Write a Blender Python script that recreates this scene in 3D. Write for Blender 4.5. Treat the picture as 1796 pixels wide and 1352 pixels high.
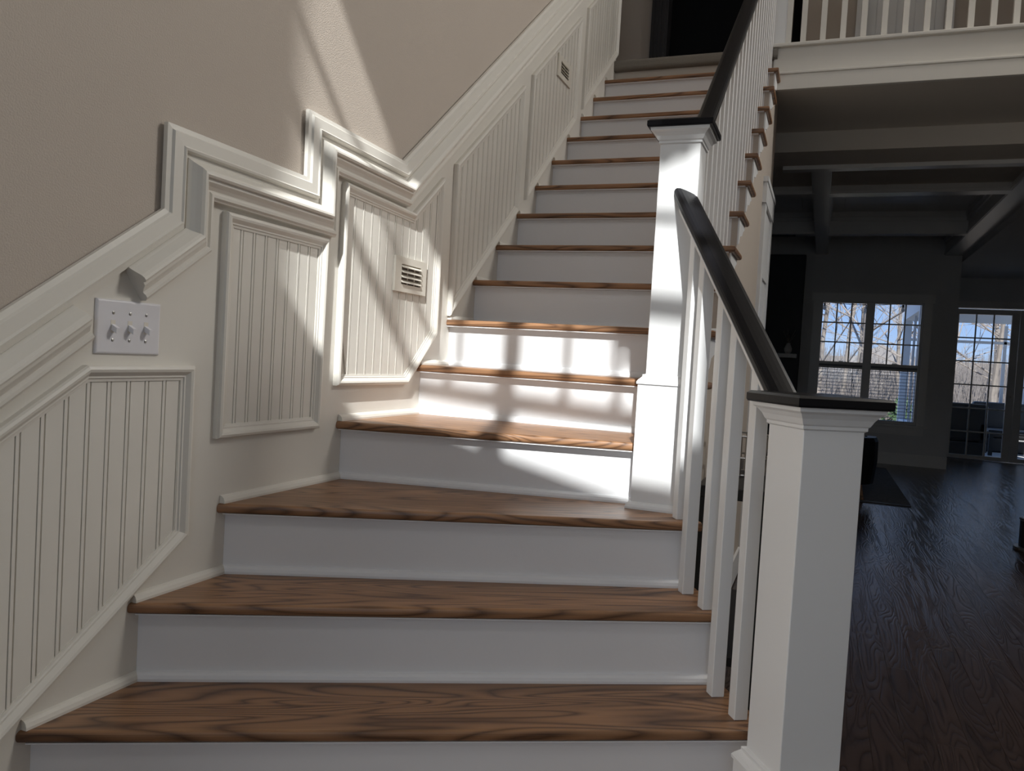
import bpy, bmesh, math, random
from mathutils import Vector, Matrix
random.seed(7)
for o in list(bpy.data.objects): bpy.data.objects.remove(o)
scene = bpy.context.scene
COL = scene.collection

# ------------------------------------------------------------------ camera
F_PX, YAW, PITCH, ROLL = 1391.185, -0.372248, -0.0368519, -0.058291
fwd = Vector((math.sin(YAW)*math.cos(PITCH), math.cos(YAW)*math.cos(PITCH), math.sin(PITCH)))
rgt = Vector((math.cos(YAW), -math.sin(YAW), 0)); dwn = fwd.cross(rgt)
r2 = rgt*math.cos(ROLL) + dwn*math.sin(ROLL); d2 = -rgt*math.sin(ROLL) + dwn*math.cos(ROLL)
cd = bpy.data.cameras.new('camera'); cam = bpy.data.objects.new('camera', cd); COL.objects.link(cam)
cd.sensor_width = 36; cd.lens = 36*F_PX/1796; cd.clip_start = 0.02; cd.clip_end = 500
cam.matrix_world = Matrix(((r2.x, -d2.x, -fwd.x, 1.46937), (r2.y, -d2.y, -fwd.y, 0.0), (r2.z, -d2.z, -fwd.z, 1.1935), (0, 0, 0, 1)))
scene.camera = cam

# ------------------------------------------------------------------ light
SUN_K, SUN_S = 0.312, 0.962                     # sun travels along (-K, 1, -S)
world = bpy.data.worlds.new('World'); scene.world = world; world.use_nodes = True
nt = world.node_tree; bg = nt.nodes['Background']
tcw = nt.nodes.new('ShaderNodeTexCoord'); sep = nt.nodes.new('ShaderNodeSeparateXYZ'); rampw = nt.nodes.new('ShaderNodeValToRGB')
nt.links.new(tcw.outputs['Generated'], sep.inputs[0]); nt.links.new(sep.outputs['Z'], rampw.inputs[0]); nt.links.new(rampw.outputs[0], bg.inputs[0])
cr = rampw.color_ramp; cr.elements[0].position = 0.0; cr.elements[0].color = (.50, .62, .80, 1); cr.elements[1].position = 1.0; cr.elements[1].color = (.12, .27, .66, 1)
for ps, cc in ((.06, (.36, .54, .88, 1)), (.25, (.24, .44, .84, 1))): el = cr.elements.new(ps); el.color = cc
bg.inputs[1].default_value = 0.95
sd = bpy.data.lights.new('sun', 'SUN'); sd.energy = 7.6; sd.angle = 0.0093; sd.color = (1.0, 0.975, 0.94)
sun = bpy.data.objects.new('sun', sd); COL.objects.link(sun)
sun.rotation_euler = Vector((-SUN_K, 1, -SUN_S)).to_track_quat('-Z', 'Y').to_euler()
scene.view_settings.view_transform = 'Standard'; scene.view_settings.look = 'None'
scene.view_settings.gamma = 1.0; scene.view_settings.use_curve_mapping = False
scene.view_settings.exposure = 0.28

def portal(name, loc, rot, sx, sy):
    l = bpy.data.lights.new(name, 'AREA'); l.shape = 'RECTANGLE'; l.size = sx; l.size_y = sy
    l.cycles.is_portal = True
    o = bpy.data.objects.new(name, l); COL.objects.link(o); o.location = loc; o.rotation_euler = rot

def fill_lamp(name, loc, aim, sx, sy, power, col):  # area lamp added to lift the ambient level
    l = bpy.data.lights.new(name, 'AREA'); l.shape = 'RECTANGLE'; l.size = sx; l.size_y = sy; l.energy = power; l.color = col
    o = bpy.data.objects.new(name, l); COL.objects.link(o); o.location = loc; o.rotation_euler = Vector(aim).to_track_quat('-Z', 'Z').to_euler()
fill_lamp('left_fill', (-3.45, -.2, 1.45), (1, .05, 0), 2.2, 1.7, 60, (1.0, .93, .83))     # added fill lamp in the invented room left of the foyer
fill_lamp('left_front_fill', (-1.25, -1.44, 1.5), (.62, 1, 0), 1.5, 1.6, 36, (1.0, .92, .80))         # added fill for left faces of newel and balusters, from the invented room
fill_lamp('high_front_fill', (1.76, -1.45, 5.31), (0, 1, -.35), 1.25, 1.1, 13, (.92, .96, 1.0))   # added front fill for the risers, on top of the high window's sky light
fill_lamp('side_fill', (4.93, 4.75, 5.15), (-1, -2.0, -.7), 1.0, 1.8, 155, (1.0, .96, .90))        # added fill for the left wall, set in an invented side window
fill_lamp('door_fill', (1.92, -1.52, 1.72), (0, 1, 0), 1.15, 1.4, 5, (.76, .90, 1.0))                 # added bluish fill for the lower risers, on top of the door's sky light

# ------------------------------------------------------------------ materials
def lin(c): return tuple(((v/12.92) if v <= .04045 else ((v+.055)/1.055)**2.4) for v in c)
MATS = {}
def mat(name, col, rough=.5, bump=0.0, bscale=200.0, metal=0.0, var=0.0, vscale=3.0, spec=.5):
    m = bpy.data.materials.new(name); m.use_nodes = True; n = m.node_tree; b = n.nodes['Principled BSDF']
    b.inputs['Roughness'].default_value = rough; b.inputs['Metallic'].default_value = metal
    b.inputs['Specular IOR Level'].default_value = spec
    tc = n.nodes.new('ShaderNodeTexCoord')
    nz = n.nodes.new('ShaderNodeTexNoise'); nz.inputs['Scale'].default_value = vscale; nz.inputs['Detail'].default_value = 4
    n.links.new(tc.outputs['Object'], nz.inputs['Vector'])
    mx = n.nodes.new('ShaderNodeMix'); mx.data_type = 'RGBA'
    mx.inputs['A'].default_value = tuple(c*(1-var) for c in col)+(1,); mx.inputs['B'].default_value = tuple(min(1, c*(1+var)) for c in col)+(1,)
    n.links.new(nz.outputs['Fac'], mx.inputs['Factor']); n.links.new(mx.outputs['Result'], b.inputs['Base Color'])
    if bump:
        n2 = n.nodes.new('ShaderNodeTexNoise'); n2.inputs['Scale'].default_value = bscale; n2.inputs['Detail'].default_value = 2
        n.links.new(tc.outputs['Object'], n2.inputs['Vector'])
        bp = n.nodes.new('ShaderNodeBump'); bp.inputs['Strength'].default_value = bump; bp.inputs['Distance'].default_value = .004
        n.links.new(n2.outputs['Fac'], bp.inputs['Height']); n.links.new(bp.outputs['Normal'], b.inputs['Normal'])
    MATS[name] = m; return m

def wood(name, dark, light, axis='x', rot=0.0, rough=.38, scale=1.0, bump=.15, spec=.5):
    """stained oak: stretched cathedral grain plus fine pores; every piece gets its own offset"""
    m = bpy.data.materials.new(name); m.use_nodes = True; n = m.node_tree; b = n.nodes['Principled BSDF']; L = n.links.new
    tc = n.nodes.new('ShaderNodeTexCoord'); oi = n.nodes.new('ShaderNodeObjectInfo')
    ml = n.nodes.new('ShaderNodeMath'); ml.operation = 'MULTIPLY'; ml.inputs[1].default_value = 37.0; L(oi.outputs['Random'], ml.inputs[0])
    ad = n.nodes.new('ShaderNodeVectorMath'); ad.operation = 'ADD'
    cb = n.nodes.new('ShaderNodeCombineXYZ'); L(ml.outputs[0], cb.inputs[0]); L(ml.outputs[0], cb.inputs[1])
    mp0 = n.nodes.new('ShaderNodeMapping'); mp0.inputs['Rotation'].default_value = (0, 0, -rot); L(tc.outputs['Object'], mp0.inputs['Vector'])
    L(mp0.outputs[0], ad.inputs[0]); L(cb.outputs[0], ad.inputs[1])
    s = (1.0, 8.0, 8.0) if axis == 'x' else (8.0, 1.0, 8.0)
    mp = n.nodes.new('ShaderNodeMapping'); mp.inputs['Scale'].default_value = tuple(v*scale for v in s); L(ad.outputs[0], mp.inputs['Vector'])
    n1 = n.nodes.new('ShaderNodeTexNoise'); n1.inputs['Scale'].default_value = 1.0; n1.inputs['Detail'].default_value = 1.5; n1.inputs['Distortion'].default_value = .35
    L(mp.outputs[0], n1.inputs['Vector'])
    mu = n.nodes.new('ShaderNodeMath'); mu.operation = 'MULTIPLY'; mu.inputs[1].default_value = 34.0; L(n1.outputs['Fac'], mu.inputs[0])
    fr = n.nodes.new('ShaderNodeMath'); fr.operation = 'PINGPONG'; fr.inputs[1].default_value = 1.0; L(mu.outputs[0], fr.inputs[0])
    pw = n.nodes.new('ShaderNodeMath'); pw.operation = 'POWER'; pw.inputs[1].default_value = 2.2; L(fr.outputs[0], pw.inputs[0])
    s2 = (6.0, 160.0, 160.0) if axis == 'x' else (160.0, 6.0, 160.0)
    mp2 = n.nodes.new('ShaderNodeMapping'); mp2.inputs['Scale'].default_value = s2; L(ad.outputs[0], mp2.inputs['Vector'])
    n2 = n.nodes.new('ShaderNodeTexNoise'); n2.inputs['Scale'].default_value = 1.0; n2.inputs['Detail'].default_value = 3; L(mp2.outputs[0], n2.inputs['Vector'])
    mm = n.nodes.new('ShaderNodeMath'); mm.operation = 'MULTIPLY_ADD'; mm.inputs[1].default_value = .70; L(pw.outputs[0], mm.inputs[0])
    m3 = n.nodes.new('ShaderNodeMath'); m3.operation = 'MULTIPLY'; m3.inputs[1].default_value = .42; L(n2.outputs['Fac'], m3.inputs[0]); L(m3.outputs[0], mm.inputs[2])
    rp = n.nodes.new('ShaderNodeValToRGB'); rp.color_ramp.elements[0].color = light+(1,); rp.color_ramp.elements[1].color = dark+(1,)
    rp.color_ramp.elements[0].position = .12; rp.color_ramp.elements[1].position = .95; L(mm.outputs[0], rp.inputs[0])
    hs = n.nodes.new('ShaderNodeHueSaturation'); mr = n.nodes.new('ShaderNodeMapRange'); mr.inputs['To Min'].default_value = .85; mr.inputs['To Max'].default_value = 1.15
    L(oi.outputs['Random'], mr.inputs['Value']); L(mr.outputs[0], hs.inputs['Value']); L(rp.outputs[0], hs.inputs['Color']); L(hs.outputs[0], b.inputs['Base Color'])
    b.inputs['Roughness'].default_value = rough; b.inputs['Specular IOR Level'].default_value = spec
    bp = n.nodes.new('ShaderNodeBump'); bp.inputs['Strength'].default_value = bump; bp.inputs['Distance'].default_value = .002; bp.invert = True
    L(mm.outputs[0], bp.inputs['Height']); L(bp.outputs[0], b.inputs['Normal'])
    MATS[name] = m; return m

M_WALL = mat('taupe_paint', (.50, .435, .375), .75, .35, 260, var=.03)
M_TRIM = mat('cream_trim_paint', (.72, .69, .63), .38, .05, 40, var=.02)
M_WHITE = mat('white_paint', (.80, .80, .80), .4, .05, 40, var=.02)
M_RISER = mat('riser_paint', (.80, .80, .81), .45, .08, 60, var=.03)
M_CEIL = mat('ceiling_paint', (.60, .56, .50), .9, .2, 200, var=.02)
M_GREY = mat('grey_wall_paint', (.60, .60, .60), .8, .1, 200, var=.03)
M_FOYER = mat('foyer_paint', (.36, .34, .31), .8, .1, 200, var=.02)
M_COFF = mat('coffer_paint', (.66, .65, .63), .3, .05, 60, var=.02)
M_BLACK = mat('black_stain', (.010, .010, .012), .30, .03, 120, var=.2, spec=.12)
M_TREAD = wood('oak_tread', (.085, .040, .020), (.320, .168, .084), 'x')
M_TREADA = wood('oak_tread_angled', (.085, .040, .020), (.320, .168, .084), 'x', math.radians(28.5))
M_FLOOR = wood('dark_oak_floor', (.022, .014, .012), (.052, .034, .029), 'y', 0, .26, 1.2, .5)
M_PLATE = mat('white_plastic', (.72, .71, .74), .3)
M_SCREW = mat('screw_metal', (.45, .44, .42), .3, metal=.8)
M_VENT = mat('vent_cream', (.72, .68, .6), .4)
M_DUCT = mat('duct_grey', (.16, .14, .12), .8)
M_ROOM_SHADE = mat('unlit_room_shade', (.01, .01, .012), .8)  # near-black colour stands in for the shade of the unlit upstairs room
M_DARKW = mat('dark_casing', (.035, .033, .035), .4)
M_CARPET = mat('beige_carpet', (.27, .245, .21), .95, 1.0, 900, var=.25, vscale=300)
M_LEATH = mat('black_leather', (.008, .008, .009), .45, .2, 300)
M_RUG = mat('grey_rug', (.16, .155, .15), .95, .8, 500, var=.5, vscale=40)
M_SLATE = mat('dark_slate', (.012, .013, .018), .5, .3, 20, var=.4, vscale=8)
M_BARK = mat('bark', (.20, .17, .145), .9, .6, 30, var=.3, vscale=6)
M_TWIG = mat('twigs', (.25, .215, .19), .9, var=.25, vscale=2)
M_GROUND = mat('leaf_litter', (.22, .175, .13), .95, .6, 8, var=.35, vscale=1.2)
M_GREEN = mat('evergreen', (.05, .09, .035), .8, .5, 30, var=.4, vscale=12)
M_SLAT = mat('blind_slat', (.22, .23, .25), .5)
M_ROOF = mat('roof_shingle', (.25, .23, .22), .9, .4, 20, var=.2)
M_SIDING = mat('tan_siding', (.55, .5, .42), .8)
M_PORCHW = mat('porch_white', (.62, .64, .68), .6)
M_LENS = mat('frosted_lens', (.7, .7, .72), .3)
M_CHROME = mat('brushed_metal', (.5, .48, .45), .3, metal=.9)
M_BRICK = mat('porch_concrete', (.45, .44, .43), .9)
gm = bpy.data.materials.new('window_glass'); gm.use_nodes = True; n = gm.node_tree; n.nodes.clear()
out = n.nodes.new('ShaderNodeOutputMaterial'); tr = n.nodes.new('ShaderNodeBsdfTransparent'); tr.inputs[0].default_value = (.94, .96, .97, 1)
gl = n.nodes.new('ShaderNodeBsdfGlossy'); gl.inputs['Roughness'].default_value = .02
fz = n.nodes.new('ShaderNodeFresnel'); fz.inputs[0].default_value = 1.3; mx = n.nodes.new('ShaderNodeMixShader')
n.links.new(fz.outputs[0], mx.inputs[0]); n.links.new(tr.outputs[0], mx.inputs[1]); n.links.new(gl.outputs[0], mx.inputs[2]); n.links.new(mx.outputs[0], out.inputs[0])
M_GLASS = gm

# ------------------------------------------------------------------ helpers
BASE = {}
def tag(o, label=None, cat=None, group=None, kind=None):
    if label: o['label'] = label
    if cat: o['category'] = cat
    if group: o['group'] = group
    if kind: o['kind'] = kind
    return o
def thing(name, label, cat, loc=(0, 0, 0), group=None):
    o = bpy.data.objects.new(name, None); COL.objects.link(o); o.location = loc; o.empty_display_size = .1
    BASE[o.name] = Vector(loc); return tag(o, label, cat, group)
def obj(name, verts, faces, m, parent=None, kind=None, smooth=False):
    b = BASE.get(parent.name, Vector((0, 0, 0))) if parent else Vector((0, 0, 0))
    me = bpy.data.meshes.new(name); me.from_pydata([tuple(Vector(v)-b) for v in verts], [], faces); me.update()
    bm = bmesh.new(); bm.from_mesh(me); bmesh.ops.recalc_face_normals(bm, faces=bm.faces); bm.to_mesh(me); bm.free()
    me.materials.append(m)
    o = bpy.data.objects.new(name, me); COL.objects.link(o)
    if smooth:
        for f in me.polygons: f.use_smooth = True
    if parent: o.parent = parent; BASE[o.name] = b
    if kind: o['kind'] = kind
    return o
class MB:
    def __init__(s): s.v = []; s.f = []
    def add(s, v, f):
        k = len(s.v); s.v += [tuple(p) for p in v]; s.f += [tuple(i+k for i in q) for q in f]; return s
    def box(s, x0, x1, y0, y1, z0, z1):
        return s.add([(x0, y0, z0), (x1, y0, z0), (x1, y1, z0), (x0, y1, z0), (x0, y0, z1), (x1, y0, z1), (x1, y1, z1), (x0, y1, z1)],
                     [(0, 3, 2, 1), (4, 5, 6, 7), (0, 1, 5, 4), (1, 2, 6, 5), (2, 3, 7, 6), (3, 0, 4, 7)])
    def prism(s, poly, dirv):       # poly: list of 3D points, extruded by dirv
        n = len(poly); d = Vector(dirv); v = [Vector(p) for p in poly]+[Vector(p)+d for p in poly]
        return s.add(v, [tuple(range(n))[::-1], tuple(range(n, 2*n))]+[(i, (i+1) % n, n+(i+1) % n, n+i) for i in range(n)])
    def rings(s, rings, cap=True, closed=True):
        n = len(rings[0]); v = [p for r in rings for p in r]; f = []
        for i in range(len(rings)-1):
            for j in range(n if closed else n-1):
                k = (j+1) % n; f.append((i*n+j, i*n+k, (i+1)*n+k, (i+1)*n+j))
        if cap: f += [tuple(range(n))[::-1], tuple(range((len(rings)-1)*n, len(rings)*n))]
        return s.add(v, f)
    def tube(s, p0, p1, r0, r1, k=8):
        p0, p1 = Vector(p0), Vector(p1); d = (p1-p0).normalized(); a = d.orthogonal().normalized(); b = d.cross(a)
        ring = lambda p, r: [p+(a*math.cos(t)+b*math.sin(t))*r for t in (2*math.pi*i/k for i in range(k))]
        return s.rings([ring(p0, r0), ring(p1, r1)])
    def lathe(s, c, prof, k=20):    # prof: (radius, z)
        return s.rings([[(c[0]+r*math.cos(2*math.pi*i/k), c[1]+r*math.sin(2*math.pi*i/k), c[2]+z) for i in range(k)] for r, z in prof])
    def build(s, name, m, parent=None, kind=None, smooth=False): return obj(name, s.v, s.f, m, parent, kind, smooth)
def box(name, x0, x1, y0, y1, z0, z1, m, parent=None, kind=None, bev=0.0):
    o = MB().box(x0, x1, y0, y1, z0, z1).build(name, m, parent, kind)
    if bev: bevel(o, bev)
    return o
def bevel(o, w, seg=2, sel=None):
    bm = bmesh.new(); bm.from_mesh(o.data)
    es = [e for e in bm.edges if sel is None or sel(e)]
    bmesh.ops.bevel(bm, geom=es, offset=w, segments=seg, affect='EDGES', profile=.5); bm.to_mesh(o.data); bm.free()
def copy_of(o, parent, loc=None):
    c = o.copy(); COL.objects.link(c); c.parent = parent
    if loc is not None: c.location = loc
    return c
def off(path, u, closed):           # mitred offset to the right-hand side of a (y, z) path
    n = len(path); out = []
    def nrm(a, b):
        d = (b[0]-a[0], b[1]-a[1]); l = math.hypot(*d); return (d[1]/l, -d[0]/l)
    for i, p in enumerate(path):
        ns = []
        if closed or i > 0: ns.append(nrm(path[i-1], p))
        if closed or i < n-1: ns.append(nrm(p, path[(i+1) % n]))
        if len(ns) == 1: q = ns[0]; s = 1
        else:
            q = (ns[0][0]+ns[1][0], ns[0][1]+ns[1][1]); s = 1/(1+ns[0][0]*ns[1][0]+ns[0][1]*ns[1][1])
        out.append((p[0]+q[0]*u*s, p[1]+q[1]*u*s))
    return out
def sweep(name, path, prof, m, parent=None, kind=None, closed=False, x0=.006):
    rings = []; offs = [off(path, u, closed) for u, w in prof]
    for i in range(len(path)): rings.append([(x0+w, offs[j][i][0], offs[j][i][1]) for j, (u, w) in enumerate(prof)])
    if closed: rings.append(rings[0])
    mb = MB(); mb.rings(rings, cap=not closed); return mb.build(name, m, parent, kind)
def isect(p, d, q, e):              # 2D line intersection p+t d with q+s e
    den = d[0]*e[1]-d[1]*e[0]; t = ((q[0]-p[0])*e[1]-(q[1]-p[1])*e[0])/den; return (p[0]+t*d[0], p[1]+t*d[1])
def wall_grid(name, origin, edir, length, z0, z1, thick, openings, m, kind='structure', parent=None):
    """vertical wall with rectangular openings; edir horizontal unit dir, thickness to its left"""
    e = Vector(edir).normalized(); nv = Vector((-e.y, e.x, 0))*thick; O = Vector(origin)
    us = sorted({0, length, *[v for o in openings for v in o[:2]]}); zz = sorted({z0, z1, *[v for o in openings for v in o[2:]]})
    solid = lambda i, j: 0 <= i < len(us)-1 and 0 <= j < len(zz)-1 and not any(o[0]-1e-6 <= us[i] and us[i+1] <= o[1]+1e-6 and o[2]-1e-6 <= zz[j] and zz[j+1] <= o[3]+1e-6 for o in openings)
    mb = MB(); P = lambda u, z, s: O+e*u+Vector((0, 0, z))+nv*s
    for i in range(len(us)-1):
        for j in range(len(zz)-1):
            if not solid(i, j): continue
            a, b, c, d = us[i], us[i+1], zz[j], zz[j+1]
            mb.add([P(a, c, 0), P(b, c, 0), P(b, d, 0), P(a, d, 0)], [(0, 1, 2, 3)]); mb.add([P(a, c, 1), P(b, c, 1), P(b, d, 1), P(a, d, 1)], [(3, 2, 1, 0)])
            if not solid(i-1, j): mb.add([P(a, c, 0), P(a, d, 0), P(a, d, 1), P(a, c, 1)], [(0, 1, 2, 3)])
            if not solid(i+1, j): mb.add([P(b, c, 0), P(b, d, 0), P(b, d, 1), P(b, c, 1)], [(3, 2, 1, 0)])
            if not solid(i, j-1): mb.add([P(a, c, 0), P(b, c, 0), P(b, c, 1), P(a, c, 1)], [(3, 2, 1, 0)])
            if not solid(i, j+1): mb.add([P(a, d, 0), P(b, d, 0), P(b, d, 1), P(a, d, 1)], [(0, 1, 2, 3)])
    return mb.build(name, m, parent, kind)

# ------------------------------------------------------------------ dimensions
RISE, RUN, Y6 = 0.19, 0.237684, 2.960269
def zs(i): return RISE*(i+1)
def yn(i): return Y6+RUN*(i-6)
LAND = zs(16)                                # 3.23
CEIL_F = 6.45                                # foyer ceiling
HALL_C = 2.975                               # ceiling below the gallery

# ================================================================== STRUCTURE
# left wall with wainscot
wl = MB().prism([(-.15, -1.47, 2.45), (-.15, .40, 2.45), (-.15, .40, 0), (-.15, 5.345, 0), (-.15, 5.345, CEIL_F), (-.15, -1.47, CEIL_F)], (.15, 0, 0)).build('wall_left', M_WALL, kind='structure')
# unseen side room and opening, added to let fill light in from the left
wall_grid('wall_added_room', (-3.6, 3.2, 0), (0, -1, 0), 4.7, 0, 2.9, -.12, [(2.3, 4.5, .6, 2.3)], M_FOYER)
box('wall_added_room_end', -3.6, -.15, 3.2, 3.3, 0, 2.9, M_FOYER, kind='structure'); wall_grid('wall_added_room_front', (-3.6, -1.6, 0), (1, 0, 0), 3.45, 0, 2.9, .1, [(1.5, 3.2, .65, 2.35)], M_FOYER)
w7 = box('added_room_window', -2.1, -.4, -1.57, -1.54, 1.47, 1.53, M_WHITE, kind='structure'); box('pane', -2.1, -.4, -1.557, -1.553, .65, 1.47, M_GLASS, w7); box('pane', -2.1, -.4, -1.557, -1.553, 1.53, 2.35, M_GLASS, w7)  # invented window, added for the left front fill lamp
box('ceiling_added_room', -3.7, -.15, -1.6, 3.3, 2.9, 3.0, M_FOYER, kind='structure'); box('floor_added_room', -3.7, .0, -1.6, 3.3, -.12, -.001, M_FLOOR, kind='structure')
PATH = [(.55, .874), (1.43, 1.490), (1.43, 1.690), (1.962, 1.686), (1.958, 1.882), (2.525, 1.872), (5.34, 4.172)]
mb = MB(); inn = off(PATH, .03, False)
def zin(y, seg): a, b = inn[seg], inn[seg+1]; return a[1]+(b[1]-a[1])*(y-a[0])/(b[0]-a[0])
ys = [(.56, inn[1][0], 0), (inn[1][0], inn[3][0], 2), (inn[3][0], inn[5][0], 4), (inn[5][0], 5.345, 5)]
for a, b, sgm in ys:
    mb.prism([(0, a, 0), (0, b, 0), (0, b, zin(b, sgm)), (0, a, zin(a, sgm))], (.006, 0, 0))
mb.build('wainscot_board', M_TRIM, wl)
BAND = [(0, 0), (0, .012), (.012, .014), (.016, .020), (.043, .021), (.047, .025), (.052, .023), (.055, .011), (.068, .011), (.068, 0)]
CROWN = [(.066, 0), (.066, .014), (.072, .020), (.079, .030), (.086, .041), (.092, .046), (.098, .047), (.103, .043), (.104, .036), (.112, .036),
         (.121, .027), (.129, .021), (.132, .021), (.137, .025), (.144, .025), (.149, .019), (.152, .017), (.152, 0)]
tr1 = sweep('trim_1', PATH, BAND, M_TRIM, kind='structure')
slope = (1.490-.874)/(1.43-.55); zr = lambda y: .874+(y-.55)*slope
tr2 = sweep('trim_2', [(.55, .874), (1.160, zr(1.160))], CROWN, M_TRIM, kind='structure')
tr3 = sweep('trim_3', [(1.295, zr(1.295))]+PATH[1:], CROWN, M_TRIM, kind='structure')

PMOLD = [(0, 0), (0, .015), (.003, .020), (.009, .022), (.015, .020), (.024, .011), (.028, .011), (.030, .008), (.036, .007), (.036, 0)]
PANELS = [[(.60, .708), (1.236, 1.122), (1.544, 1.124), (1.545, .700), (.60, .068)],
          [(1.633, 1.522), (2.083, 1.522), (2.080, .935), (1.633, .935)],
          [(2.163, 1.716), (2.620, 1.704), (2.848, 1.886), (2.850, 1.262), (2.630, 1.066), (2.165, 1.066)],
          [(2.952, 1.965), (3.658, 2.520), (3.660, 1.910), (2.962, 1.345)],
          [(3.768, 2.610), (4.505, 3.200), (4.490, 2.588), (3.760, 1.985)],
          [(4.628, 3.305), (5.335, 3.875), (5.335, 3.285), (4.620, 2.700)]]
def span(poly, y):
    zz = []
    for i in range(len(poly)):
        a, b = poly[i], poly[(i+1) % len(poly)]
        if abs(a[0]-b[0]) < 1e-4: continue
        if min(a[0], b[0])-1e-9 <= y <= max(a[0], b[0])+1e-9: zz.append(a[1]+(b[1]-a[1])*(y-a[0])/(b[0]-a[0]))
    return min(zz), max(zz)
for poly in PANELS:
    fr = sweep('panel_molding', poly, PMOLD, M_TRIM, wl, closed=True)
    ip = off(poly, .028, True); y0 = min(q[0] for q in ip)+1e-4; y1 = max(q[0] for q in ip)-1e-4
    vs = sorted(q[0] for q in ip); nb = max(1, round((y1-y0)/.0515)); st = (y1-y0)/nb
    for k in range(nb):
        mb = MB(); a = y0+k*st; b = a+st
        for (s, t, w) in ((a+.0012, b-.0125, .0105), (b-.0103, b-.0030, .0115)):
            br = [s]+[v for v in vs if s+1e-3 < v < t-1e-3]+[t]
            for c, d in zip(br, br[1:]):
                (l0, h0), (l1, h1) = span(ip, c), span(ip, d)
                mb.prism([(.0062, c, l0), (.0062, d, l1), (.0062, d, h1), (.0062, c, h0)], (w-.0062, 0, 0))
        mb.build('beadboard_plank', M_TRIM, fr)

# floor slab and planks
fl = box('floor', -3.2, 5.2, -1.9, 14.5, -.12, -.012, M_FLOOR, kind='structure')
PW, PL = .102, 2.5; r = 0
x = .98
plank_meshes = {}
while x < 4.9:
    y = -.4-random.random()*PL if x > 1.5 else 5.6-random.random()*.6
    while y < 14.1:
        y1 = min(y+PL*random.uniform(.7, 1.15), 14.1)
        if y1 > 1.2 and (x > 1.55 or y1 > 5.7) and (x < 3.2 or y1 > 5):
            c = (x+PW/2, (max(y, 1.0)+y1)/2, 0); hx, hy = PW/2-.0003, (y1-max(y, 1.0))/2-.0003
            o = MB().rings([[(c[0]+sx*(hx-i), c[1]+sy*(hy-i), z) for sx, sy in ((-1, -1), (1, -1), (1, 1), (-1, 1))] for z, i in ((-.012, 0), (-.0007, 0), (0, .0008))]).build('floor_plank', M_FLOOR, fl)
        y = y1
    x += PW

# front wall behind the camera (carries the high twin window and the glazed entry)
FM = -.0686; e = Vector((1, FM, 0)).normalized(); FY = -1.5; k = math.sqrt(1+FM*FM)
U = lambda X: (X+.2)*k                       # X position -> distance along the wall
WIN = [(1.114, 1.713), (1.793, 2.391)]; WZ0, WZ1 = 4.74, 5.887
op = [(U(.98), U(2.52), WZ0-.05, WZ1+.24)]+[(U(1.3), U(2.5), 1.0, 2.45)]
FO = Vector((-.2, FY+FM*-.2, 0))
wf = wall_grid('wall_front', (FO.x+e.y*.16*0, FO.y-.14, 0), e, 5.4*k, 0, CEIL_F, .14, op, M_FOYER)
FP = lambda u, z, d=0: Vector((-.2, FY-.07+FM*-.2, 0))+e*u+Vector((0, 0, z))+Vector((-e.y, e.x, 0))*d
def fbar(mb, u0, u1, z0, z1, t=.02):
    mb.prism([FP(u0, z0, -t), FP(u1, z0, -t), FP(u1, z1, -t), FP(u0, z1, -t)], Vector((-e.y, e.x, 0))*2*t)
wn = None
for wi, (a, b) in enumerate(WIN):
    mb = MB(); ua, ub = U(a), U(b); lo_, hi_ = (U(.98), U(1.753)) if wi == 0 else (U(1.753), U(2.52))
    fbar(mb, lo_, ua, WZ0-.05, WZ1+.24, .012); fbar(mb, ub, hi_, WZ0-.05, WZ1+.24, .012); fbar(mb, ua, ub, WZ0-.05, WZ0, .012); fbar(mb, ua, ub, WZ1, WZ1+.24, .012)
    fbar(mb, ua, ub, 5.266, 5.328, .015); fbar(mb, ua, ub, 5.546, 5.578, .01)
    for j in (1, 2): fbar(mb, ua+(ub-ua)*j/3-.016, ua+(ub-ua)*j/3+.016, 5.328, WZ1, .01)
    w_ = mb.build('window_1' if wn is None else 'window_2', M_WHITE, kind='structure'); wn = w_
    for z0, z1 in ((WZ0, 5.266), (5.328, WZ1)):
        g = MB(); fbar(g, ua, ub, z0, z1, .002); g.build('pane', M_GLASS, w_)
mb = MB()                                    # scalloped valance in the right-hand sash
for q in range(6):
    uc = U(2.07+q*.06); n_ = 10; h_ = (.079, .079, .11, .190, .165, .125)[q]
    pts = [FP(uc-.034, WZ1+.01, .02), FP(uc+.034, WZ1+.01, .02)]+[FP(uc+.034*math.cos(math.pi*i/n_), WZ1-h_*1.1+.03-.03*math.sin(math.pi*i/n_), .02) for i in range(n_+1)]
    mb.prism(pts, Vector((-e.y, e.x, 0))*.006)
tag(mb.build('valance', M_WHITE), 'white scalloped valance at the top of the high front window', 'valance')
dr = None
for nm, (a, b, z0, z1), cols, rows in (('door_1', (1.3, 2.5, 1.0, 2.45), 3, 2),):
    mb = MB(); ua, ub = U(a), U(b)
    fbar(mb, ua, ua+.05, z0, z1); fbar(mb, ub-.05, ub, z0, z1); fbar(mb, ua+.05, ub-.05, z0, z0+.08); fbar(mb, ua+.05, ub-.05, z1-.06, z1)
    for j in range(1, cols): c = ua+(ub-ua)*j/cols; fbar(mb, c-.012, c+.012, z0+.08, z1-.06, .01)
    for j in range(1, rows): c = z0+(z1-z0)*j/rows; fbar(mb, ua+.05, ub-.05, c-.012, c+.012, .01)
    d_ = mb.build(nm, M_WHITE, kind='structure'); g = MB(); fbar(g, ua+.05, ub-.05, z0+.08, z1-.06, .002); g.build('pane', M_GLASS, d_)
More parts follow.
